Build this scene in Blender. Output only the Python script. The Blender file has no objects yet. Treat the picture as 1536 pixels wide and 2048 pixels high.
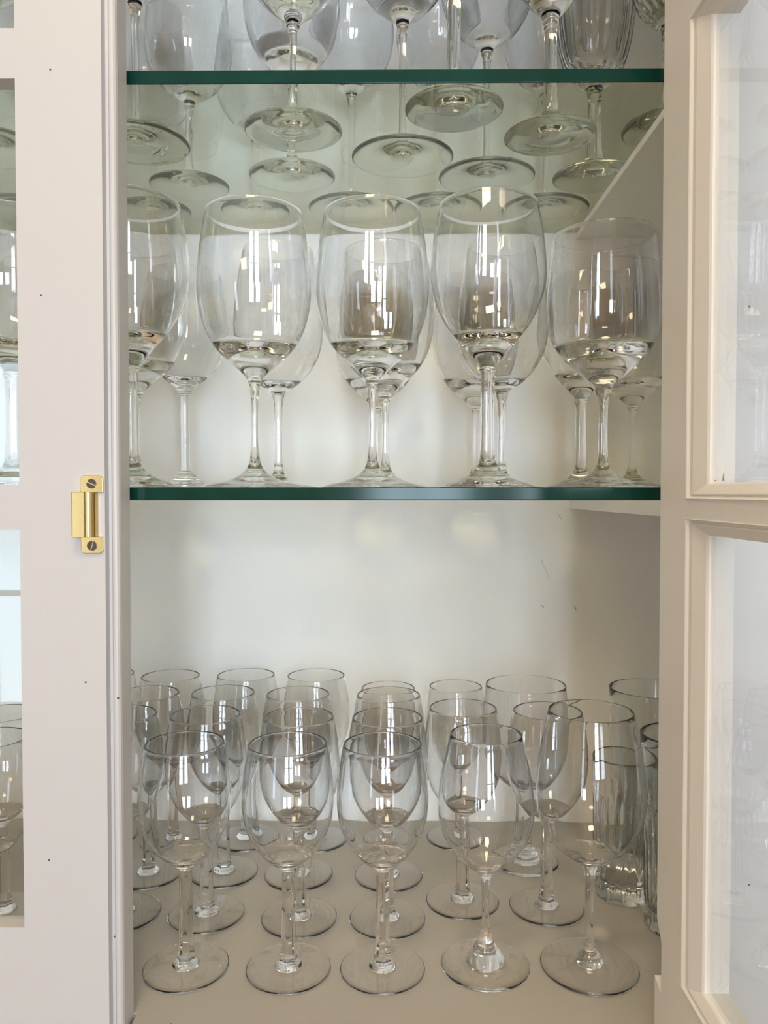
import bpy, bmesh, math
from mathutils import Vector, Matrix
C = bpy.context.scene.collection
PI = math.pi
E = 1.45                      # eye height above the room floor; cabinet heights below are given from it

# ---------------------------------------------------------------- camera, world, light, exposure
cam_d = bpy.data.cameras.new('camera'); cam = bpy.data.objects.new('camera', cam_d); C.objects.link(cam)
cam.location = (0, 0, E)
cam.rotation_euler = (math.radians(90 - 1.37), 0, math.radians(0.5))
cam_d.sensor_fit = 'VERTICAL'; cam_d.sensor_height = 36.0; cam_d.lens = 36.0 * 1550 / 2048
cam_d.clip_start = 0.01
sc = bpy.context.scene; sc.camera = cam
w = bpy.data.worlds.new('world'); sc.world = w; w.use_nodes = True
w.node_tree.nodes['Background'].inputs[0].default_value = (0.75, 0.85, 1.0, 1)
w.node_tree.nodes['Background'].inputs[1].default_value = 1.0

def area(name, loc, rot, sx, sy, power, col):
    l = bpy.data.lights.new(name, 'AREA'); l.shape = 'RECTANGLE'; l.size = sx; l.size_y = sy
    l.energy = power; l.color = col
    o = bpy.data.objects.new(name, l); C.objects.link(o); o.location = loc; o.rotation_euler = rot
    return o
# daylight entering two windows and one added window of the wall opposite the cabinet (window wall at y = -2.3)
WIN = [(-0.12, 0.36, 0.98, 2.03, 38), (0.55, 1.03, 0.98, 2.03, 38), (-1.75, -1.40, 0.50, 2.05, 12)]   # x0, x1, z0, z1, power of the sashes; third window added for streak highlights
for i, (x0, x1, z0, z1, pw) in enumerate(WIN):
    area('window_daylight', ((x0 + x1) / 2, -2.36, (z0 + z1) / 2), (math.radians(90), 0, 0), x1 - x0, z1 - z0,
         pw, (0.67, 0.835, 1.0)).rotation_euler = (math.radians(90), 0, 0)
area('ceiling_lamp', (-0.1, -0.15, 2.44), (0, 0, 0), 0.3, 0.3, 7.0, (1.0, 0.80, 0.54))
area('added_warm_fill', (-0.5, -1.5, 2.42), (0, 0, 0), 0.4, 0.4, 7, (1.0, 0.74, 0.46))  # added fill light to warm the upper cabinet interior
sc.view_settings.view_transform = 'Standard'; sc.view_settings.look = 'None'
sc.view_settings.gamma = 1.0; sc.view_settings.use_curve_mapping = False
sc.view_settings.exposure = 0.04
cy = sc.cycles
cy.max_bounces = 18; cy.transmission_bounces = 17; cy.glossy_bounces = 8; cy.diffuse_bounces = 5
cy.transparent_max_bounces = 24; cy.caustics_refractive = True; cy.caustics_reflective = True
cy.sample_clamp_indirect = 30.0; cy.blur_glossy = 0.0
cy.use_denoising = True; cy.use_adaptive_sampling = True; cy.adaptive_threshold = 0.02

# ---------------------------------------------------------------- materials
def mat(name):
    m = bpy.data.materials.new(name); m.use_nodes = True
    return m, m.node_tree, m.node_tree.nodes, m.node_tree.links
def paint(name, col, rough=0.42, bump=0.06, specks=0.0, scale=1.0, axes='XZ'):
    m, t, n, l = mat(name); b = n['Principled BSDF']
    b.inputs['Roughness'].default_value = rough
    tc = n.new('ShaderNodeTexCoord')
    no = n.new('ShaderNodeTexNoise'); no.inputs['Scale'].default_value = 9 * scale; no.inputs['Detail'].default_value = 6
    l.new(tc.outputs['Object'], no.inputs['Vector'])
    mx = n.new('ShaderNodeMix'); mx.data_type = 'RGBA'
    mx.inputs[6].default_value = (*[c * 0.965 for c in col], 1); mx.inputs[7].default_value = (*col, 1)
    l.new(no.outputs[0], mx.inputs[0]); out = mx.outputs[2]
    if specks:
        v = n.new('ShaderNodeTexVoronoi'); v.inputs['Scale'].default_value = 11; v.voronoi_dimensions = '2D'
        sx = n.new('ShaderNodeSeparateXYZ'); cx = n.new('ShaderNodeCombineXYZ'); l.new(tc.outputs['Object'], sx.inputs[0])
        l.new(sx.outputs[axes[0]], cx.inputs[0]); l.new(sx.outputs[axes[1]], cx.inputs[1]); l.new(cx.outputs[0], v.inputs['Vector'])
        lt = n.new('ShaderNodeMath'); lt.operation = 'LESS_THAN'; lt.inputs[1].default_value = 0.0075 * specks
        l.new(v.outputs['Distance'], lt.inputs[0])
        m2 = n.new('ShaderNodeMix'); m2.data_type = 'RGBA'; m2.inputs[7].default_value = (0.09, 0.06, 0.04, 1)
        l.new(lt.outputs[0], m2.inputs[0]); l.new(out, m2.inputs[6]); out = m2.outputs[2]
    l.new(out, b.inputs['Base Color'])
    n2 = n.new('ShaderNodeTexNoise'); n2.inputs['Scale'].default_value = 60 * scale; n2.inputs['Detail'].default_value = 4
    mp = n.new('ShaderNodeMapping'); mp.inputs['Scale'].default_value = (1, 1, 0.35)
    l.new(tc.outputs['Object'], mp.inputs['Vector']); l.new(mp.outputs[0], n2.inputs['Vector'])
    bp = n.new('ShaderNodeBump'); bp.inputs['Strength'].default_value = bump; bp.inputs['Distance'].default_value = 0.004
    l.new(n2.outputs[0], bp.inputs['Height']); l.new(bp.outputs[0], b.inputs['Normal'])
    return m
M_PAINT = paint('cream_gloss_paint_dimmed', (0.60, 0.585, 0.58), 0.38, 0.05, 1.0)  # darkened so the front looks dimmer than the interior; light put into the colour
M_DOOR2 = paint('cream_inner_paint', (0.80, 0.78, 0.745), 0.42, 0.05)
M_BACK = paint('cream_back_paint_brightened', (0.89, 0.88, 0.85), 0.5, 0.10)  # whitened so the interior looks more brightly lit than the front
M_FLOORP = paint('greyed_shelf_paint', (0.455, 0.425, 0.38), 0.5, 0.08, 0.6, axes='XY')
M_WALL = paint('room_wall_paint', (0.80, 0.60, 0.36), 0.7, 0.03)
M_CEIL = paint('ceiling_paint', (0.82, 0.74, 0.62), 0.8, 0.02)
M_ROOMFLOOR = paint('room_floor_wood', (0.30, 0.19, 0.11), 0.5, 0.05)
def glass(name, col=(1, 1, 1), ior=1.5):
    m, t, n, l = mat(name)
    n.remove(n['Principled BSDF']); g = n.new('ShaderNodeBsdfGlass')
    g.inputs['Color'].default_value = (*col, 1); g.inputs['Roughness'].default_value = 0.0; g.inputs['IOR'].default_value = ior
    l.new(g.outputs[0], n['Material Output'].inputs[0]); return m
M_GLASS = glass('clear_glass', (1, 1, 1), 1.46)
M_CRYST = glass('crystal_glass', (0.99, 0.995, 0.99), 1.52)
def sheet(name, col, rough=0.0, boost=1.0):
    m, t, n, l = mat(name); n.remove(n['Principled BSDF'])
    lw = n.new('ShaderNodeLayerWeight'); lw.inputs['Blend'].default_value = 0.5
    p = n.new('ShaderNodeMath'); p.operation = 'POWER'; p.inputs[1].default_value = 5
    l.new(lw.outputs['Facing'], p.inputs[0])
    ma = n.new('ShaderNodeMath'); ma.operation = 'MULTIPLY_ADD'; ma.inputs[1].default_value = 0.96; ma.inputs[2].default_value = 0.04 * boost
    l.new(p.outputs[0], ma.inputs[0])
    tr = n.new('ShaderNodeBsdfTransparent'); tr.inputs[0].default_value = (*col, 1)
    gl = n.new('ShaderNodeBsdfGlossy'); gl.inputs['Roughness'].default_value = rough
    mx = n.new('ShaderNodeMixShader'); l.new(ma.outputs[0], mx.inputs[0]); l.new(tr.outputs[0], mx.inputs[1]); l.new(gl.outputs[0], mx.inputs[2])
    l.new(mx.outputs[0], n['Material Output'].inputs[0]); return m
M_SHELF = sheet('green_tinted_sheet_glass', (0.875, 0.900, 0.825))
M_PANE = sheet('window_pane_glass', (0.985, 0.99, 0.985))
def simple(name, col, rough, metal=0.0, noise=0.0, col2=None, scale=40):
    m, t, n, l = mat(name); b = n['Principled BSDF']
    b.inputs['Roughness'].default_value = rough; b.inputs['Metallic'].default_value = metal
    tc = n.new('ShaderNodeTexCoord'); no = n.new('ShaderNodeTexNoise'); no.inputs['Scale'].default_value = scale; no.inputs['Detail'].default_value = 5
    l.new(tc.outputs['Object'], no.inputs['Vector'])
    mx = n.new('ShaderNodeMix'); mx.data_type = 'RGBA'; mx.inputs[6].default_value = (*col, 1); mx.inputs[7].default_value = (*(col2 or [c * 0.8 for c in col]), 1)
    l.new(no.outputs[0], mx.inputs[0]); l.new(mx.outputs[2], b.inputs['Base Color'])
    return m
M_EDGE = simple('dark_green_glass_edge', (0.002, 0.024, 0.018), 0.06, 0, 0, (0.006, 0.055, 0.042), 30)
_b = M_EDGE.node_tree.nodes['Principled BSDF']; _b.inputs['Specular IOR Level'].default_value = 0.22; _b.inputs['Roughness'].default_value = 0.12
M_BRASS = simple('polished_brass', (0.66, 0.51, 0.22), 0.24, 1.0, 0, (0.55, 0.42, 0.19), 300)
M_SCREW = simple('dark_steel_screw', (0.10, 0.085, 0.08), 0.35, 0.8)
M_FRAME = paint('window_frame_paint', (0.75, 0.75, 0.74), 0.5, 0.02)

# ---------------------------------------------------------------- helpers
def link(name, bm, m, parent=None, smooth=False, bevel=0):
    me = bpy.data.meshes.new(name); bm.to_mesh(me); bm.free()
    me.materials.append(m)
    if smooth:
        for p in me.polygons: p.use_smooth = True
    o = bpy.data.objects.new(name, me); C.objects.link(o)
    if parent: o.parent = parent
    if bevel:
        b = o.modifiers.new('bevel', 'BEVEL'); b.width = bevel; b.segments = 3; b.limit_method = 'ANGLE'
    return o
def box(bm, x0, x1, y0, y1, z0, z1):
    v = [bm.verts.new((x, y, z)) for z in (z0, z1) for y in (y0, y1) for x in (x0, x1)]
    for f in ((0, 2, 3, 1), (4, 5, 7, 6), (0, 1, 5, 4), (2, 6, 7, 3), (0, 4, 6, 2), (1, 3, 7, 5)):
        bm.faces.new([v[i] for i in f])
def boxes(*bs):
    bm = bmesh.new()
    for b in bs: box(bm, *b)
    return bm
def prism(bm, pts, axis, a, b):
    """extrude a 2-D outline between a and b along an axis ('x','y' or 'z')"""
    def P(p, t):
        return {'z': (p[0], p[1], t), 'x': (t, p[0], p[1]), 'y': (p[0], t, p[1])}[axis]
    A = [bm.verts.new(P(p, a)) for p in pts]; B = [bm.verts.new(P(p, b)) for p in pts]
    n = len(pts)
    fs = [bm.faces.new(A), bm.faces.new(B[::-1])] + [bm.faces.new((A[i], B[i], B[(i + 1) % n], A[(i + 1) % n])) for i in range(n)]
    bmesh.ops.recalc_face_normals(bm, faces=fs)
def tag(o, label, cat=None, group=None, kind=None):
    o['label'] = label
    if cat: o['category'] = cat
    if group: o['group'] = group
    if kind: o['kind'] = kind
    return o
def empty(name, loc=(0, 0, 0)):
    o = bpy.data.objects.new(name, None); C.objects.link(o); o.location = loc; o.empty_display_size = 0.02
    return o
def struct(name, bm, m, label=None):
    o = link(name, bm, m); o['kind'] = 'structure'
    if label: o['label'] = label
    return o

# ---------------------------------------------------------------- the room around the cabinet
RX0, RX1, RY0, RYC, RZ = -2.2, 2.2, -2.3, 0.505, 2.5
CX0, CX1 = -0.62, 0.30            # cabinet face width
ZB, ZT = E - 0.47, E + 0.70       # face frame bottom and top
YB = 0.838                        # back of the cabinet
struct('floor', boxes((RX0, RX1, RY0, 1.0, -0.05, 0)), M_ROOMFLOOR)
struct('ceiling', boxes((RX0, RX1, RY0, 1.0, RZ, RZ + 0.05)), M_CEIL)
struct('wall_left', boxes((RX0 - 0.1, RX0, RY0, 1.0, 0, RZ)), M_WALL)
struct('wall_right', boxes((RX1, RX1 + 0.1, RY0, 1.0, 0, RZ)), M_WALL)
struct('wall_front', boxes((RX0, CX0, RYC, RYC + 0.1, 0, RZ), (CX1, RX1, RYC, RYC + 0.1, 0, RZ),
                           (CX0, CX1, RYC, RYC + 0.1, ZT, RZ), (CX0, CX1, RYC, RYC + 0.1, 0, ZB)), M_CEIL)
wb = []; xc = RX0                  # solid wall between, under and over the windows
for x0, x1, z0, z1, pw in sorted(WIN):
    wb += [(xc, x0, RY0 - 0.1, RY0, 0, RZ), (x0, x1, RY0 - 0.1, RY0, 0, z0), (x0, x1, RY0 - 0.1, RY0, z1, RZ)]; xc = x1
wb.append((xc, RX1, RY0 - 0.1, RY0, 0, RZ))
struct('wall_back', boxes(*wb), M_WALL)
for i, (x0, x1, z0, z1, pw) in enumerate(WIN):  # the third frame belongs to the added window
    t = 0.035; xm = (x0 + x1) / 2; zs = [z0 + (z1 - z0) * k / 3 for k in (1, 2)]
    y0, y1 = RY0 - 0.05, RY0 - 0.015
    struct('window_%d' % (i + 1), boxes((x0, x0 + t, y0, y1, z0, z1), (x1 - t, x1, y0, y1, z0, z1), (x0, x1, y0, y1, z0, z0 + t), (x0, x1, y0, y1, z1 - t, z1),
                                        (xm - 0.012, xm + 0.012, y0, y1, z0, z1), *[(x0, x1, y0, y1, z - 0.012, z + 0.012) for z in zs]), M_FRAME)

# ---------------------------------------------------------------- the cabinet
FZ = E - 0.357                     # top of the painted bottom board
cab = empty('china_cabinet', (0, 0.505, FZ))
def cpart(name, bm, m, label=None, bevel=0.0008, parent=None):
    bmesh.ops.translate(bm, vec=-Vector(cab.location), verts=bm.verts)
    o = link(name, bm, m, parent or cab, bevel=bevel)
    if label: o['label'] = label
    return o
tag(cab, 'cream painted built-in china cabinet with its right glazed door open', 'cabinet')
IX0, IX1 = -0.60, 0.33
cpart('back_panel', boxes((IX0, IX1, YB, YB + 0.012, FZ - 0.02, ZT)), M_BACK)
cpart('side_panel', boxes((IX0 - 0.015, IX0, 0.522, YB, FZ - 0.02, ZT)), M_BACK)
cpart('side_panel', boxes((IX1, IX1 + 0.015, 0.522, YB, FZ - 0.02, ZT)), M_BACK)
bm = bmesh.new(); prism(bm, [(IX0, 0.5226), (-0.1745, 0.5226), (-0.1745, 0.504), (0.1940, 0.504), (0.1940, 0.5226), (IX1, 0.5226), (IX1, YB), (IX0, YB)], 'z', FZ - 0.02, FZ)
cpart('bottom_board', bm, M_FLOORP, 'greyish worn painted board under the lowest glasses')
cpart('top_board', boxes((IX0, IX1, 0.5225, YB, E + 0.53, E + 0.545)), M_BACK)
cpart('face_frame', boxes((0.1945, CX1, 0.502, 0.522, ZB, ZT), (CX0, -0.562, 0.502, 0.522, ZB, ZT),
                          (-0.562, 0.1945, 0.502, 0.522, ZB, FZ - 0.0205), (-0.562, 0.1945, 0.502, 0.522, E + 0.53, ZT)), M_PAINT)
# bearers under the right end of each glass shelf, and the battens on the back they rest on
SU, ST, MU, MT = E + 0.2776, E + 0.2868, E - 0.0046, E + 0.0042   # undersides and tops of the two glass shelves
SHU = SU
cpart('shelf_bearer', boxes((0.1965, IX1, 0.555, YB, SU - 0.0062, SU - 0.0002)), M_BACK, bevel=0.0005)
cpart('shelf_bearer', boxes((0.1930, IX1, 0.555, YB, MU - 0.0118, MU - 0.0002)), M_BACK, bevel=0.0005)
cpart('batten', boxes((0.215, IX1, YB - 0.008, YB, SU - 0.025, SU - 0.0062)), M_BACK, bevel=0.0005)
cpart('batten', boxes((0.215, IX1, YB - 0.008, YB, MU - 0.030, MU - 0.0118)), M_BACK, bevel=0.0005)

# doors: outline coordinates u = away from the hinge, w = from the outer face inwards, v = height
PANES = [(E + 0.297, E + 0.495), (E + 0.0056, E + 0.2653), (E - 0.2848, E - 0.0235)]
DZ0, DZ1, DT = E - 0.372, E + 0.530, 0.0195
def door(name, place, W, edge_hinge, edge_free, notch, label):
    """place maps (u, w, v) to the world; edges are the two stile widths up to the glass"""
    bm = bmesh.new()
    def pr(outline, kind, a, b):
        n = len(outline)
        def P(p, t):
            return place(*((p[0], p[1], t) if kind == 'stile' else (t, p[1], p[0])))
        A = [bm.verts.new(P(p, a)) for p in outline]; B = [bm.verts.new(P(p, b)) for p in outline]
        fs = [bm.faces.new(A), bm.faces.new(B[::-1])] + [bm.faces.new((A[i], B[i], B[(i + 1) % n], A[(i + 1) % n])) for i in range(n)]
        bmesh.ops.recalc_face_normals(bm, faces=fs)
    G = 0.0130; FU, FV = 0.0200, 0.0088      # glass plane; width of the sloping moulding sideways and up-down
    def slab(u0, u1, v0, v1, w0, w1):
        A = [bm.verts.new(place(u, w_, v)) for v in (v0, v1) for w_ in (w0, w1) for u in (u0, u1)]
        fs = [bm.faces.new([A[i] for i in f]) for f in ((0, 2, 3, 1), (4, 5, 7, 6), (0, 1, 5, 4), (2, 6, 7, 3), (0, 4, 6, 2), (1, 3, 7, 5))]
        bmesh.ops.recalc_face_normals(bm, faces=fs)
    P = PANES; ue, uf = edge_hinge, W - edge_free
    def grid(u0, w0, w1, fu, fv):            # one layer of stiles and rails, openings grown by fu, fv
        slab(u0, ue - fu, DZ0, DZ1, w0, w1); slab(uf + fu, W, DZ0, DZ1, w0, w1)
        for v0, v1 in ((P[0][1] + fv, DZ1), (P[1][1] + fv, P[0][0] - fv), (P[2][1] + fv, P[1][0] - fv), (DZ0, P[2][0] - fv)):
            slab(ue - fu, uf + fu, v0, v1, w0, w1)
    u0 = 0.030 if notch else 0.0
    grid(u0, 0, G, 0, 0); grid(u0, G, DT, FU, FV)
    if notch:                                # hinge edge with its worn, cut-away stretch near the bottom
        o = [(0.030, DZ1), (0, DZ1), (0, E - 0.2755), (0.0018, E - 0.2790), (0.0060, E - 0.2840), (0.0080, E - 0.2870), (0.0085, E - 0.2900), (0.0085, E - 0.3210), (-0.0035, E - 0.3165), (-0.0035, DZ0), (0.030, DZ0)]
        A = [bm.verts.new(place(u, 0, v)) for u, v in o]; B = [bm.verts.new(place(u, DT, v)) for u, v in o]
        n = len(o)
        fs = [bm.faces.new(A), bm.faces.new(B[::-1])] + [bm.faces.new((A[i], B[i], B[(i + 1) % n], A[(i + 1) % n])) for i in range(n)]
        bmesh.ops.recalc_face_normals(bm, faces=fs)
    sec = [(0, G), (0, DT + 0.0004), (0.03, DT + 0.0008), (0.07, DT + 0.0004), (0.13, DT - 0.0010), (0.24, DT - 0.0016), (0.30, DT - 0.0008), (0.36, DT - 0.0009), (0.93, G + 0.0022), (1.0, G + 0.0012), (1.0, G)]
    for v0, v1 in P:                         # mitred moulding around every pane
        rings = []
        for d, w_ in sec:
            k = 1 - d
            rings.append([bm.verts.new(place(u, w_, v)) for u, v in ((ue - FU * k, v0 - FV * k), (uf + FU * k, v0 - FV * k), (uf + FU * k, v1 + FV * k), (ue - FU * k, v1 + FV * k))])
        fs = [bm.faces.new((a_[j], a_[(j + 1) % 4], b_[(j + 1) % 4], b_[j])) for a_, b_ in zip(rings, rings[1:] + rings[:1]) for j in range(4)]
        bmesh.ops.recalc_face_normals(bm, faces=fs)
    d = cpart(name, bm, M_DOOR2 if notch else M_PAINT, label, bevel=0)
    for v0, v1 in P:
        g = bmesh.new(); k = 0.002
        c = [place(u, w_, v) for v in (v0 - k, v1 + k) for w_ in (G - 0.0028, G - 0.0002) for u in (edge_hinge - k, W - edge_free + k)]
        vv = [g.verts.new(p) for p in c]
        fs = [g.faces.new([vv[i] for i in f]) for f in ((0, 2, 3, 1), (4, 5, 7, 6), (0, 1, 5, 4), (2, 6, 7, 3), (0, 4, 6, 2), (1, 3, 7, 5))]
        bmesh.ops.recalc_face_normals(g, faces=fs)
        cpart('glass_pane', g, M_PANE, bevel=0, parent=d)
    return d
# the right door stands open at a right angle: hinge at x = 0.193, swinging towards the room
rd = door('door', lambda u, w_, v: (0.193 - w_, 0.500 - u, v), 0.36, 0.0635, 0.0635, True, 'right door, swung open towards the room')
# the left door is closed
LX0, LX1 = -0.560, -0.1850
ld = door('door', lambda u, w_, v: (LX0 + u, 0.500 + w_, v), LX1 - LX0, 0.058, 0.0555, False, 'left door, closed')
# rounded astragal bead that runs down the meeting edge of the left door
bm = bmesh.new()
prof = [(LX1, 0.5225), (LX1, 0.5068), (-0.1828, 0.5070), (-0.1822, 0.5045), (-0.1812, 0.5032), (-0.1798, 0.5028), (-0.1785, 0.5032), (-0.1774, 0.5043), (-0.1768, 0.5062), (-0.1764, 0.5225)]
prism(bm, prof, 'z', DZ0, DZ1)
cpart('meeting_bead', bm, M_PAINT, 'rounded bead along the closed door', parent=ld, bevel=0.0002)
# brass latch keeper on the left door
bm = bmesh.new()
def rr(x0, x1, z0, z1, r, top):
    """tab outline with two rounded corners"""
    pts = []
    if top:
        pts += [(x0, z0), (x1, z0)]
        for a in range(0, 91, 15): pts.append((x1 - r + r * math.cos(math.radians(a)), z1 - r + r * math.sin(math.radians(a))))
        for a in range(90, 181, 15): pts.append((x0 + r + r * math.cos(math.radians(a)), z1 - r + r * math.sin(math.radians(a))))
    else:
        pts += [(x1, z1), (x0, z1)]
        for a in range(180, 271, 15): pts.append((x0 + r + r * math.cos(math.radians(a)), z0 + r + r * math.sin(math.radians(a))))
        for a in range(270, 361, 15): pts.append((x1 - r + r * math.cos(math.radians(a)), z0 + r + r * math.sin(math.radians(a))))
    return pts
KX0, KX1 = -0.2003, -0.1856
prism(bm, rr(KX0, KX1, E + 0.0005, E + 0.0117, 0.003, True), 'y', 0.4984, 0.5)
prism(bm, rr(KX0, KX1, E - 0.0388, E - 0.0280, 0.003, False), 'y', 0.4984, 0.5)
body = [(-0.2042, 0.5), (-0.2042, 0.4935), (-0.2034, 0.4925), (-0.1957, 0.4925), (-0.1950, 0.4935)]
for k in range(1, 9):
    a = k / 8 * PI / 2
    body.append((-0.1950 + 0.0052 * math.sin(a), 0.4935 + 0.0049 * (1 - math.cos(a)) ))
body += [(-0.1894, 0.4995), (-0.1894, 0.5)]
prism(bm, body, 'z', E - 0.0282, E + 0.0008)
keeper = cpart('latch_keeper', bm, M_BRASS, 'polished brass latch keeper', parent=ld, bevel=0.0003)
for zc, ang in ((E + 0.0062, -25), (E - 0.0338, 75)):
    bm = bmesh.new(); n = 32; R = 0.0031; xc = -0.1930
    ca, sa = math.cos(math.radians(ang)), math.sin(math.radians(ang))
    for s in (-1, 1):           # two half discs leave the driver slot open between them
        a0 = math.asin(0.0004 / R)
        pts = []
        for k in range(n // 2 + 1):
            a = a0 + (PI - 2 * a0) * k / (n // 2)
            px, pz = R * math.cos(a), R * math.sin(a) * s
            pts.append((xc + px * ca - pz * sa, zc + px * sa + pz * ca))
        prism(bm, pts if s > 0 else pts[::-1], 'y', 0.4977, 0.4986)
    cpart('screw', bm, M_SCREW, 'dark slotted screw', parent=ld, bevel=0.0001)

# flaked and cracked paint the place shows
M_CRACK = simple('bare_old_paint', (0.30, 0.24, 0.16), 0.7, 0, 0, (0.42, 0.35, 0.25), 400)
def slivers(lines, wd, y):
    bm = bmesh.new()
    for L in lines:
        for (x0, z0), (x1, z1) in zip(L, L[1:]):
            d = math.hypot(x1 - x0, z1 - z0); nx, nz = -(z1 - z0) / d * wd, (x1 - x0) / d * wd
            prism(bm, [(x0 - nx, E + z0 - nz), (x1 - nx * 0.5, E + z1 - nz * 0.5), (x1 + nx * 0.5, E + z1 + nz * 0.5), (x0 + nx, E + z0 + nz)], 'y', y - 0.0001, y + 0.0004)
    return bm
for L, wd in (([(0.1627, -0.0715), (0.1665, -0.0810), (0.1690, -0.0865), (0.1720, -0.0950)], 0.00016), ([(0.1635, -0.1215), (0.1650, -0.1225), (0.1660, -0.1240)], 0.0005),
              ([(0.1985, -0.1220), (0.2000, -0.1240), (0.2006, -0.1262)], 0.0005), ([(0.1800, -0.0215), (0.1820, -0.0245), (0.1850, -0.0285)], 0.00025)):
    cpart('paint_crack', slivers([L], wd, YB), M_CRACK, bevel=0)
for y0, y1, h in ((0.4300, 0.4330, 0.0008), (0.4205, 0.4220, 0.0042)):
    bm = bmesh.new()
    prism(bm, [(y0, E + 0.0068), (y1, E + 0.0068), (y0 + (y1 - y0) * 0.35, E + 0.0068 + h)], 'x', 0.1797, 0.1801)
    cpart('paint_flake', bm, M_CRACK, 'loose paint flake at the corner of the pane', parent=rd, bevel=0)

# ---------------------------------------------------------------- the two glass shelves
def shelf(z0, z1, label):
    r = empty('glass_shelf', (0, 0.531, z0)); tag(r, label, 'shelf')
    bm = boxes((IX0 + 0.003, IX1 - 0.003, 0.0012, YB - 0.0035 - 0.531, 0, z1 - z0))
    link('shelf_panel', bm, M_SHELF, r)
    e = link('polished_edge', boxes((IX0 + 0.003, IX1 - 0.003, 0, 0.0012, 0, z1 - z0)), M_EDGE, r, bevel=0.0009)
    e['label'] = 'dark green front edge'
    return r
shelf(SU, ST, 'thick upper glass shelf with dark green edge, seen from below')
shelf(MU, MT, 'lower glass shelf at eye level with dark green edge')

# ---------------------------------------------------------------- stemware
SEG = 72
def spline(pts, sub=6):
    out = []
    n = len(pts)
    for i in range(n - 1):
        p0, p1, p2, p3 = pts[max(i - 1, 0)], pts[i], pts[i + 1], pts[min(i + 2, n - 1)]
        for k in range(sub):
            t = k / sub
            out.append(tuple(0.5 * ((2 * p1[j]) + (-p0[j] + p2[j]) * t + (2 * p0[j] - 5 * p1[j] + 4 * p2[j] - p3[j]) * t * t + (-p0[j] + 3 * p1[j] - 3 * p2[j] + p3[j]) * t ** 3) for j in (0, 1)))
    out.append(pts[-1])
    return [(max(r, 0.0), z) for r, z in out]
def lathe(name, prof, m, rf=None):
    bm = bmesh.new(); rings = []
    for r, z in prof:
        if r < 1e-6: rings.append([bm.verts.new((0, 0, z))])
        else:
            rings.append([bm.verts.new(((rf(a, z, r) if rf else r) * math.cos(a), (rf(a, z, r) if rf else r) * math.sin(a), z)) for a in (2 * PI * j / SEG for j in range(SEG))])
    for A, B in zip(rings, rings[1:]):
        for j in range(SEG):
            k = (j + 1) % SEG
            if len(A) == 1 and len(B) == 1: continue
            if len(A) == 1: bm.faces.new((A[0], B[k], B[j]))
            elif len(B) == 1: bm.faces.new((A[j], A[k], B[0]))
            else: bm.faces.new((A[j], A[k], B[k], B[j]))
    o = link(name, bm, m, smooth=True)
    return o
def interp(curve, z):
    for (r0, z0), (r1, z1) in zip(curve, curve[1:]):
        if z0 <= z <= z1 and z1 > z0: return r0 + (r1 - r0) * (z - z0) / (z1 - z0)
    return curve[-1][0]
def hexa(n, z0, z1, blend=0.004, phase=0.0):
    """radius function that turns the round stem into an n-sided one between z0 and z1"""
    def f(a, z, r):
        k = min(1, max(0, (z - z0) / blend)) * min(1, max(0, (z1 - z) / blend))
        s = PI / n; aa = ((a + phase) % (2 * s)) - s
        return r * (1 - k) + k * r * 0.93 / math.cos(aa)
    return f
def wine_glass(name, bowl, zb, t, stem, foot, m=None, stem_f=None, bowl_f=None, foot_f=None, lip=0.0):
    """bowl: outer outline from the stem up to the rim; zb: inside bottom; t: wall; stem: top-down outline; foot: from stem to edge"""
    m = m or M_GLASS
    root = empty(name)
    oc = spline(bowl, 7)
    zr = bowl[-1][1]; rr_ = bowl[-1][0]
    zk = zb + (0.013 if zb + 0.03 < zr else 0.004)
    prof = list(oc)
    tr = t + lip
    for k in range(1, 6):        # rounded rim
        a = PI * k / 6
        prof.append((rr_ - tr / 2 + tr / 2 * math.cos(a), zr + tr / 2 * math.sin(a)))
    nn = 26
    for k in range(nn + 1):
        z = zr - (zr - zk) * k / nn
        tt = t + lip * max(0, 1 - (zr - z) / 0.003)
        prof.append((interp(oc, z) - tt, z))
    rk = interp(oc, zk) - t
    for k in range(1, 11):
        a = PI / 2 * k / 10
        z = zk - (zk - zb) * math.sin(a)
        prof.append((max(0.0, min(rk * math.cos(a), interp(oc, z) - t)) if k < 10 else 0.0, z))
    b = lathe('bowl', prof, m, bowl_f); b.parent = root
    s = lathe('stem', spline(stem, 5)[::-1], m, stem_f); s.parent = root
    fo = spline(foot, 6)
    re, ze = foot[-1]
    under = [(0, 0.0012), (re * 0.35, 0.0010), (re * 0.8, 0.0004), (re * 0.96, 0.0), (re * 0.992, ze * 0.35)]
    f = lathe('foot', under + fo[::-1], m, foot_f); f.parent = root
    return root
OFF = 0.0001
protos = {}
# small glass with a faceted stem and beaded rim
def mk_A(s, name='wine_glass'):
    S = lambda L: [(r * s, z * s) for r, z in L]
    return wine_glass(name, S([(0.0049, 0.0760), (0.0068, 0.0778), (0.0098, 0.0795), (0.0170, 0.0855), (0.0252, 0.0960), (0.0318, 0.1100), (0.0342, 0.1260), (0.0336, 0.1420), (0.0317, 0.1570), (0.0293, 0.1700)]),
        0.0835 * s, 0.0010, S([(0.0049, 0.0760), (0.0044, 0.0745), (0.0045, 0.0700), (0.0048, 0.0450), (0.0054, 0.0200), (0.0060, 0.0120), (0.0064, 0.0085), (0.0076, 0.0062), (0.0092, 0.0048), (0.0099, 0.0036)]),
        S([(0.0099, 0.0036), (0.0112, 0.0030), (0.0180, 0.0025), (0.0260, 0.0018), (0.0314, 0.0012), (0.0319, 0.0007)]),
        stem_f=hexa(6, 0.0050 * s, 0.0740 * s), lip=0.0006)
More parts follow.
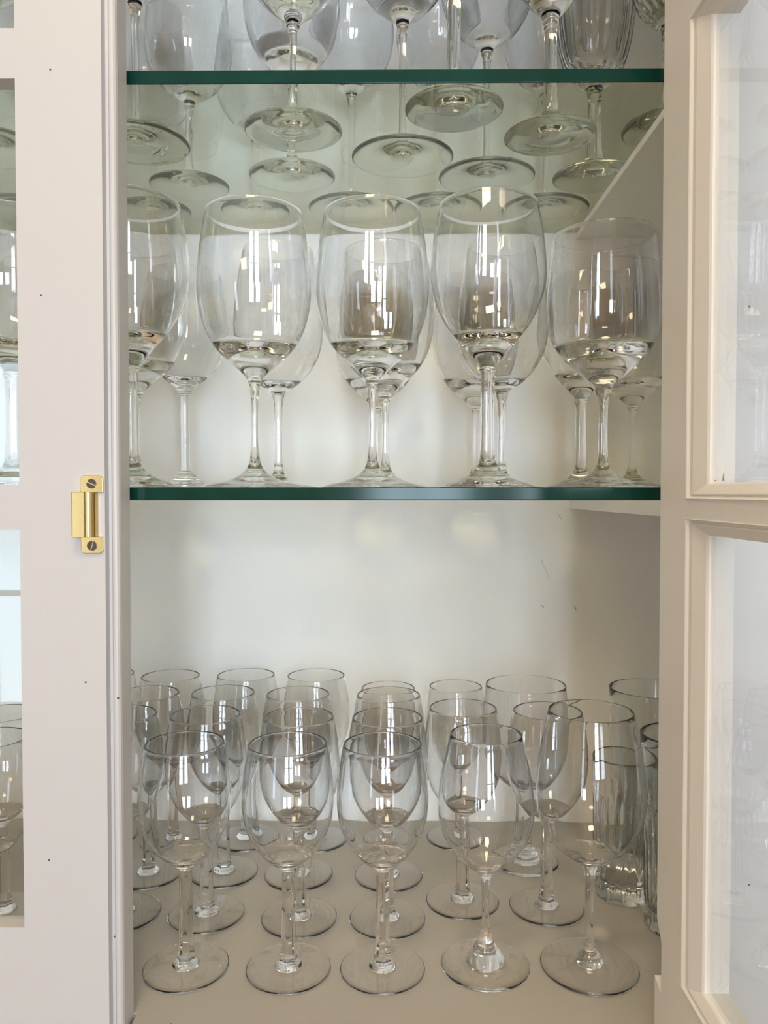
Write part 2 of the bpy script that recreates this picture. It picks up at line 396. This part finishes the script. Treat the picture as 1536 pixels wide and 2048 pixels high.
# B: thick flared bubble base
def mk_B():
    return wine_glass('wine_glass', [(0.0050, 0.0700), (0.0075, 0.0725), (0.0150, 0.0780), (0.0245, 0.0880), (0.0325, 0.1010), (0.0360, 0.1150), (0.0355, 0.1320), (0.0325, 0.1510), (0.0268, 0.1760)],
        0.0760, 0.0009, [(0.0050, 0.0700), (0.0038, 0.0660), (0.0031, 0.0580), (0.0028, 0.0440), (0.0031, 0.0320), (0.0042, 0.0250), (0.0062, 0.0190), (0.0100, 0.0125), (0.0138, 0.0072), (0.0152, 0.0046)],
        [(0.0152, 0.0046), (0.0185, 0.0036), (0.0260, 0.0026), (0.0325, 0.0013), (0.0338, 0.0007)])
# C: taller tulip bowl, slim stem with a small knob
def mk_C(s=1.0):
    S = lambda L: [(r, z * s) for r, z in L]
    return wine_glass('wine_glass', S([(0.0056, 0.0775), (0.0090, 0.0800), (0.0180, 0.0855), (0.0282, 0.0950), (0.0370, 0.1100), (0.0402, 0.1260), (0.0398, 0.1440), (0.0368, 0.1670), (0.0313, 0.1940)]),
        0.0840 * s, 0.0009, S([(0.0056, 0.0775), (0.0048, 0.0740), (0.0038, 0.0690), (0.0034, 0.0600), (0.0033, 0.0450), (0.0034, 0.0280), (0.0036, 0.0200), (0.0044, 0.0175), (0.0043, 0.0155), (0.0052, 0.0125), (0.0078, 0.0095), (0.0085, 0.0075)]),
        S([(0.0085, 0.0075), (0.0110, 0.0058), (0.0170, 0.0042), (0.0260, 0.0028), (0.0352, 0.0013), (0.0366, 0.0007)]))
# D: large glass with a slim flaring stem
def mk_D(s=1.0):
    S = lambda L: [(r * s, z * s) for r, z in L]
    return wine_glass('wine_glass', S([(0.0052, 0.0835), (0.0082, 0.0868), (0.0140, 0.0922), (0.0235, 0.1005), (0.0325, 0.1110), (0.0395, 0.1260), (0.0432, 0.1440), (0.0434, 0.1600), (0.0415, 0.1830), (0.0370, 0.2110)]),
        0.1030 * s, 0.0009, S([(0.0052, 0.0835), (0.0054, 0.0820), (0.0042, 0.0795), (0.0034, 0.0750), (0.0027, 0.0650), (0.0025, 0.0520), (0.0027, 0.0380), (0.0032, 0.0280), (0.0042, 0.0205), (0.0062, 0.0155), (0.0100, 0.0110)]),
        S([(0.0100, 0.0110), (0.0160, 0.0075), (0.0235, 0.0050), (0.0320, 0.0032), (0.0375, 0.0014), (0.0388, 0.0008)]))
# K: large glass with a thick straight stem and a collar
def mk_K(s=1.0):
    S = lambda L: [(r * s, z * s) for r, z in L]
    return wine_glass('wine_glass', S([(0.0070, 0.0945), (0.0092, 0.0975), (0.0140, 0.1030), (0.0225, 0.1130), (0.0318, 0.1250), (0.0395, 0.1400), (0.0440, 0.1570), (0.0440, 0.1720), (0.0418, 0.1930), (0.0375, 0.2160)]),
        0.1120 * s, 0.0010, S([(0.0070, 0.0945), (0.0062, 0.0925), (0.0066, 0.0912), (0.0060, 0.0895), (0.0053, 0.0850), (0.0051, 0.0650), (0.0052, 0.0400), (0.0058, 0.0250), (0.0068, 0.0195), (0.0086, 0.0160), (0.0112, 0.0130)]),
        S([(0.0112, 0.0130), (0.0165, 0.0088), (0.0240, 0.0056), (0.0310, 0.0034), (0.0355, 0.0014), (0.0368, 0.0008)]))
# P: round balloon bowl
def mk_P():
    return wine_glass('wine_glass', [(0.0072, 0.0780), (0.0105, 0.0820), (0.0190, 0.0885), (0.0300, 0.0990), (0.0385, 0.1120), (0.0430, 0.1270), (0.0438, 0.1400), (0.0422, 0.1600), (0.0388, 0.1930)],
        0.1000, 0.0010, [(0.0072, 0.0780), (0.0058, 0.0740), (0.0044, 0.0690), (0.0036, 0.0600), (0.0032, 0.0450), (0.0034, 0.0300), (0.0042, 0.0200), (0.0062, 0.0145), (0.0100, 0.0105)],
        [(0.0100, 0.0105), (0.0160, 0.0072), (0.0250, 0.0046), (0.0340, 0.0030), (0.0405, 0.0014), (0.0418, 0.0008)])
# E: stepped rings at both ends of the stem
def mk_E():
    return wine_glass('wine_glass', [(0.0105, 0.1010), (0.0145, 0.1040), (0.0230, 0.1110), (0.0325, 0.1220), (0.0392, 0.1380), (0.0412, 0.1540), (0.0405, 0.1720), (0.0372, 0.1920), (0.0330, 0.2110)],
        0.1060, 0.0010, [(0.0105, 0.1010), (0.0105, 0.0990), (0.0080, 0.0984), (0.0082, 0.0960), (0.0060, 0.0954), (0.0062, 0.0930), (0.0042, 0.0920), (0.0040, 0.0700), (0.0040, 0.0400), (0.0042, 0.0200), (0.0044, 0.0180), (0.0075, 0.0172), (0.0078, 0.0145), (0.0105, 0.0138), (0.0110, 0.0112), (0.0135, 0.0105)],
        [(0.0135, 0.0105), (0.0150, 0.0080), (0.0230, 0.0050), (0.0320, 0.0030), (0.0365, 0.0014), (0.0375, 0.0008)])
# G: wide burgundy bowl on a long stem
def mk_G():
    return wine_glass('wine_glass', [(0.0058, 0.1140), (0.0090, 0.1175), (0.0180, 0.1235), (0.0290, 0.1340), (0.0380, 0.1490), (0.0422, 0.1660), (0.0420, 0.1850), (0.0385, 0.2060), (0.0335, 0.2260)],
        0.1230, 0.0009, [(0.0058, 0.1140), (0.0048, 0.1095), (0.0036, 0.1040), (0.0030, 0.0900), (0.0029, 0.0600), (0.0030, 0.0350), (0.0034, 0.0200), (0.0050, 0.0110), (0.0088, 0.0068)],
        [(0.0088, 0.0068), (0.0150, 0.0048), (0.0260, 0.0032), (0.0380, 0.0022), (0.0425, 0.0013), (0.0435, 0.0007)])
# F: wide cup with a faceted stem
def mk_F():
    return wine_glass('wine_glass', [(0.0062, 0.0700), (0.0100, 0.0730), (0.0200, 0.0790), (0.0300, 0.0890), (0.0370, 0.1030), (0.0400, 0.1200), (0.0402, 0.1400), (0.0393, 0.1570), (0.0382, 0.1730)],
        0.0790, 0.0010, [(0.0062, 0.0700), (0.0056, 0.0670), (0.0052, 0.0500), (0.0056, 0.0250), (0.0070, 0.0160), (0.0095, 0.0135), (0.0098, 0.0110), (0.0120, 0.0095), (0.0125, 0.0065)],
        [(0.0125, 0.0065), (0.0160, 0.0045), (0.0240, 0.0030), (0.0310, 0.0020), (0.0320, 0.0012)], stem_f=hexa(6, 0.016, 0.068))
# X: cut crystal goblet, fluted bowl and rayed foot
def cut(n, d, z0, z1):
    def f(a, z, r):
        k = min(1, max(0, (z - z0) / 0.006)) * min(1, max(0, (z1 - z) / 0.02))
        return r * (1 - k * d * (1 - abs(math.cos(n * a / 2))))
    return f
def mk_X():
    return wine_glass('crystal_goblet', [(0.0085, 0.0800), (0.0120, 0.0830), (0.0190, 0.0890), (0.0270, 0.1010), (0.0320, 0.1180), (0.0350, 0.1400), (0.0370, 0.1650), (0.0385, 0.1950)],
        0.0930, 0.0022, [(0.0085, 0.0800), (0.0070, 0.0770), (0.0062, 0.0650), (0.0066, 0.0400), (0.0080, 0.0200), (0.0105, 0.0120), (0.0130, 0.0090)],
        [(0.0130, 0.0090), (0.0200, 0.0062), (0.0290, 0.0040), (0.0355, 0.0028), (0.0372, 0.0016)], m=M_CRYST,
        stem_f=hexa(6, 0.012, 0.076), bowl_f=cut(18, 0.09, 0.082, 0.18))
# slim tumblers
def mk_T(r0, r1, h, wall, base, cuts, cz):
    root = empty('tumbler')
    out = [(r0 * 0.90, 0.0), (r0, 0.0022)] + [(r0 + (r1 - r0) * k / 22, 0.0022 + (h - 0.0022) * k / 22) for k in range(1, 23)]
    prof = [(0, 0.0008)] + out
    for k in range(1, 6):
        a = PI * k / 6; prof.append((r1 - wall / 2 + wall / 2 * math.cos(a), h + wall / 2 * math.sin(a)))
    for k in range(0, 16):
        z = h - (h - base - 0.004) * k / 15; prof.append((r0 + (r1 - r0) * z / h - wall - (0.0008 if cuts and z < cz else 0), z))
    prof += [(r0 * 0.72, base + 0.0006), (0, base)]
    def rf(a, z, r):
        if not cuts or r < r0 * 0.97: return r
        k = min(1, max(0, (z - 0.004) / 0.004)) * min(1, max(0, (cz - z) / 0.008))
        return r - k * 0.0018 * (1 - abs(math.sin(cuts * a / 2))) 
    b = lathe('tumbler_body', prof, M_CRYST, rf); b.parent = root
    return root

PROTO = {'A': lambda: mk_A(1.0), 'S': lambda: mk_A(0.93), 'B': mk_B, 'C': mk_C, 'D': mk_D, 'K': mk_K, 'P': mk_P, 'E': mk_E, 'G': mk_G, 'F': mk_F, 'X': mk_X,
         'V': lambda: mk_C(1.10), 'Q': lambda: mk_K(0.9),
         'T0': lambda: mk_T(0.0255, 0.0268, 0.123, 0.0026, 0.014, 18, 0.095), 'T1': lambda: mk_T(0.030, 0.0400, 0.166, 0.0016, 0.010, 0, 0),
         'T2': lambda: mk_T(0.0300, 0.0345, 0.159, 0.0024, 0.014, 24, 0.105)}
used = {}
def dup(root):
    r = root.copy(); C.objects.link(r)
    for k in [q for q in C.objects if q.parent == root]:
        c = k.copy(); C.objects.link(c); c.parent = r
    return r
def put(t, x, y, z, label, group, cat='wine glass', rot=0.0):
    if t not in used:
        o = used[t] = PROTO[t]()
    else:
        o = dup(used[t])
    o.location = (x, y, z + OFF); o.rotation_euler = (0, 0, rot)
    o['label'] = label; o['category'] = cat; o['group'] = group
    return o

BOT, MID, TOP = FZ, MT, ST
GB, GM, GT, GL = 'glasses on the painted bottom board', 'large glasses on the lower glass shelf', 'glasses on the upper glass shelf', 'glasses behind the closed left door'
BOTTOM = [
 ('A', -0.1542, 0.5744, 'small faceted-stem wine glass, leftmost of the front row on the bottom board'),
 ('A', -0.0768, 0.5735, 'small faceted-stem wine glass, second from left in the bottom front row'),
 ('A', -0.0061, 0.5735, 'small faceted-stem wine glass, third from left in the bottom front row'),
 ('B',  0.0718, 0.5794, 'wine glass with thick bubble-like foot centre, fourth in the bottom front row'),
 ('C',  0.1500, 0.5783, 'taller tulip wine glass at the right end of the bottom front row'),
 ('A', -0.2279, 0.6483, 'small wine glass in the second bottom row, cut off by the closed door edge'),
 ('A', -0.1563, 0.6482, 'small wine glass just behind the leftmost one of the bottom front row'),
 ('A', -0.0769, 0.6425, 'small wine glass just behind the second one of the bottom front row'),
 ('A', -0.0027, 0.6420, 'small wine glass just behind the third one of the bottom front row'),
 ('A',  0.0629, 0.6711, 'small wine glass behind the glass with the bubble-like foot'),
 ('A',  0.1345, 0.6619, 'small wine glass behind the tall tulip glass of the bottom front row'),
 ('A', -0.2275, 0.7172, 'small wine glass, leftmost of the third row on the bottom board'),
 ('A', -0.1570, 0.7204, 'small wine glass, second from left in the third bottom row'),
 ('A', -0.0863, 0.7162, 'small wine glass, third from left in the third bottom row'),
 ('A', -0.0020, 0.7150, 'small wine glass, fourth from left in the third bottom row'),
 ('S',  0.0669, 0.7950, 'slightly shorter wine glass by the back panel, left of the wide-mouthed glass'),
 ('F',  0.1301, 0.7438, 'wide-mouthed wine glass near the back panel of the bottom board'),
 ('A', -0.2250, 0.7862, 'small wine glass by the back panel, left one of three equal rims'),
 ('A', -0.1490, 0.7920, 'small wine glass by the back panel, middle one of three equal rims'),
 ('A', -0.0766, 0.7909, 'small wine glass by the back panel, right one of three equal rims'),
 ('S', -0.0027, 0.7880, 'slightly shorter wine glass at the very back of the column right of centre'),
 ('A', -0.2960, 0.7950, 'small wine glass in the back left corner, only its rim edge showing'),
]
for i, (t, x, y, lab) in enumerate(BOTTOM): put(t, x, y, BOT, lab, GB, rot=0.37 * i)
put('T0', 0.2069, 0.6851, BOT, 'slim cut crystal tumbler behind the tall tulip glass', 'tumblers at the right of the bottom board', 'tumbler')
put('T1', 0.2550, 0.7560, BOT, 'tall plain tumbler near the back panel at far right', 'tumblers at the right of the bottom board', 'tumbler')
put('T2', 0.2400, 0.6320, BOT, 'fluted tumbler half hidden by the open door stile', 'tumblers at the right of the bottom board', 'tumbler')
MIDDLE = [
 ('K', -0.1985, 0.5920, 'large thick-stemmed glass at left end of lower glass shelf, cut by door edge'),
 ('D', -0.1051, 0.6000, 'large slim-stemmed glass, second from left in front on the lower glass shelf'),
 ('D', -0.0141, 0.6000, 'large slim-stemmed glass in the middle of the lower glass shelf front row'),
 ('K',  0.0747, 0.6000, 'large glass with thick collared stem, fourth along the lower glass shelf front'),
 ('P',  0.1636, 0.6000, 'balloon-shaped glass at the right end of the lower glass shelf front row'),
 ('D', -0.2220, 0.6770, 'large glass right behind the leftmost thick-stemmed one of the lower glass shelf'),
 ('E', -0.2030, 0.7650, 'glass with stepped rings at both ends of its stem, back left'),
 ('V', -0.1014, 0.7000, 'tapered glass behind the second large glass of the lower glass shelf'),
 ('D', -0.0048, 0.6980, 'large glass directly behind the middle one of the lower glass shelf'),
 ('D', -0.0134, 0.7900, 'large glass by the back panel, last behind the middle one'),
 ('V',  0.0985, 0.6900, 'large slim-stemmed glass behind the thick collared stem, slightly to its right'),
 ('D',  0.0861, 0.7900, 'large glass by the back panel behind the thick collared stem'),
 ('Q',  0.1775, 0.7280, 'thick-stemmed glass just left of and behind the balloon-shaped glass'),
 ('D',  0.2430, 0.7840, 'glass in the back right corner of the lower glass shelf'),
]
for i, (t, x, y, lab) in enumerate(MIDDLE): put(t, x, y, MID, lab, GM, rot=0.5 * i)
UPPER = [
 ('G', -0.2093, 0.6418, 'long-stemmed wide glass at front left of the upper glass shelf'),
 ('C', -0.1880, 0.7300, 'glass with small foot behind the leftmost long-stemmed one, upper shelf'),
 ('D', -0.0774, 0.6210, 'glass with dark flared stem top, front row of upper shelf, left of centre'),
 ('D', -0.0893, 0.7085, 'glass whose foot shows just below the dark flared stem one, upper shelf'),
 ('G',  0.0100, 0.6701, 'long-stemmed wide glass with its foot at the middle of the upper shelf'),
 ('K',  0.0473, 0.5880, 'thick-stemmed glass nearest the front edge of the upper shelf'),
 ('K',  0.1282, 0.6324, 'thick-stemmed glass at front right of the upper shelf'),
 ('G',  0.0870, 0.7120, 'long-stemmed glass between the two thick-stemmed ones, further back'),
 ('X',  0.1850, 0.7150, 'cut crystal goblet behind the front right thick-stemmed glass of the upper shelf'),
 ('C', -0.2400, 0.7920, 'wide glass by the back panel at far left of the upper shelf'),
 ('C', -0.1375, 0.7950, 'wide glass by the back panel, second from left on the upper shelf'),
 ('G', -0.0395, 0.7890, 'wide glass by the back panel near the centre of the upper shelf'),
 ('G',  0.0480, 0.7900, 'wide glass by the back panel, fourth from left on the upper shelf'),
 ('G',  0.1560, 0.7920, 'wide glass by the back panel behind the cut crystal goblet'),
 ('X',  0.2205, 0.6212, 'cut crystal goblet at the right end of the upper shelf, partly behind the door'),
]
for i, (t, x, y, lab) in enumerate(UPPER):
    put(t, x, y, TOP, lab, GT, 'goblet' if t == 'X' else 'wine glass', rot=0.7 * i)
LEFT = [
 ('K', -0.3034, 0.6200, MID, 'large glass on the lower glass shelf seen through the left door pane'),
 ('D', -0.3310, 0.7400, MID, 'large glass further back on the lower glass shelf behind the left pane'),
 ('A', -0.3070, 0.5830, BOT, 'small wine glass nearest the front behind the lower left pane'),
 ('A', -0.3300, 0.6500, BOT, 'small wine glass in second place behind the lower left pane'),
 ('A', -0.3030, 0.7220, BOT, 'small wine glass in third place behind the lower left pane'),
 ('G', -0.3325, 0.6471, TOP, 'wide glass with foot seen through the left pane, front of upper shelf'),
 ('G', -0.3680, 0.7890, TOP, 'wide glass with foot seen through the left pane, back of upper shelf'),
]
for i, (t, x, y, z, lab) in enumerate(LEFT): put(t, x, y, z, lab, GL, rot=0.4 * i)
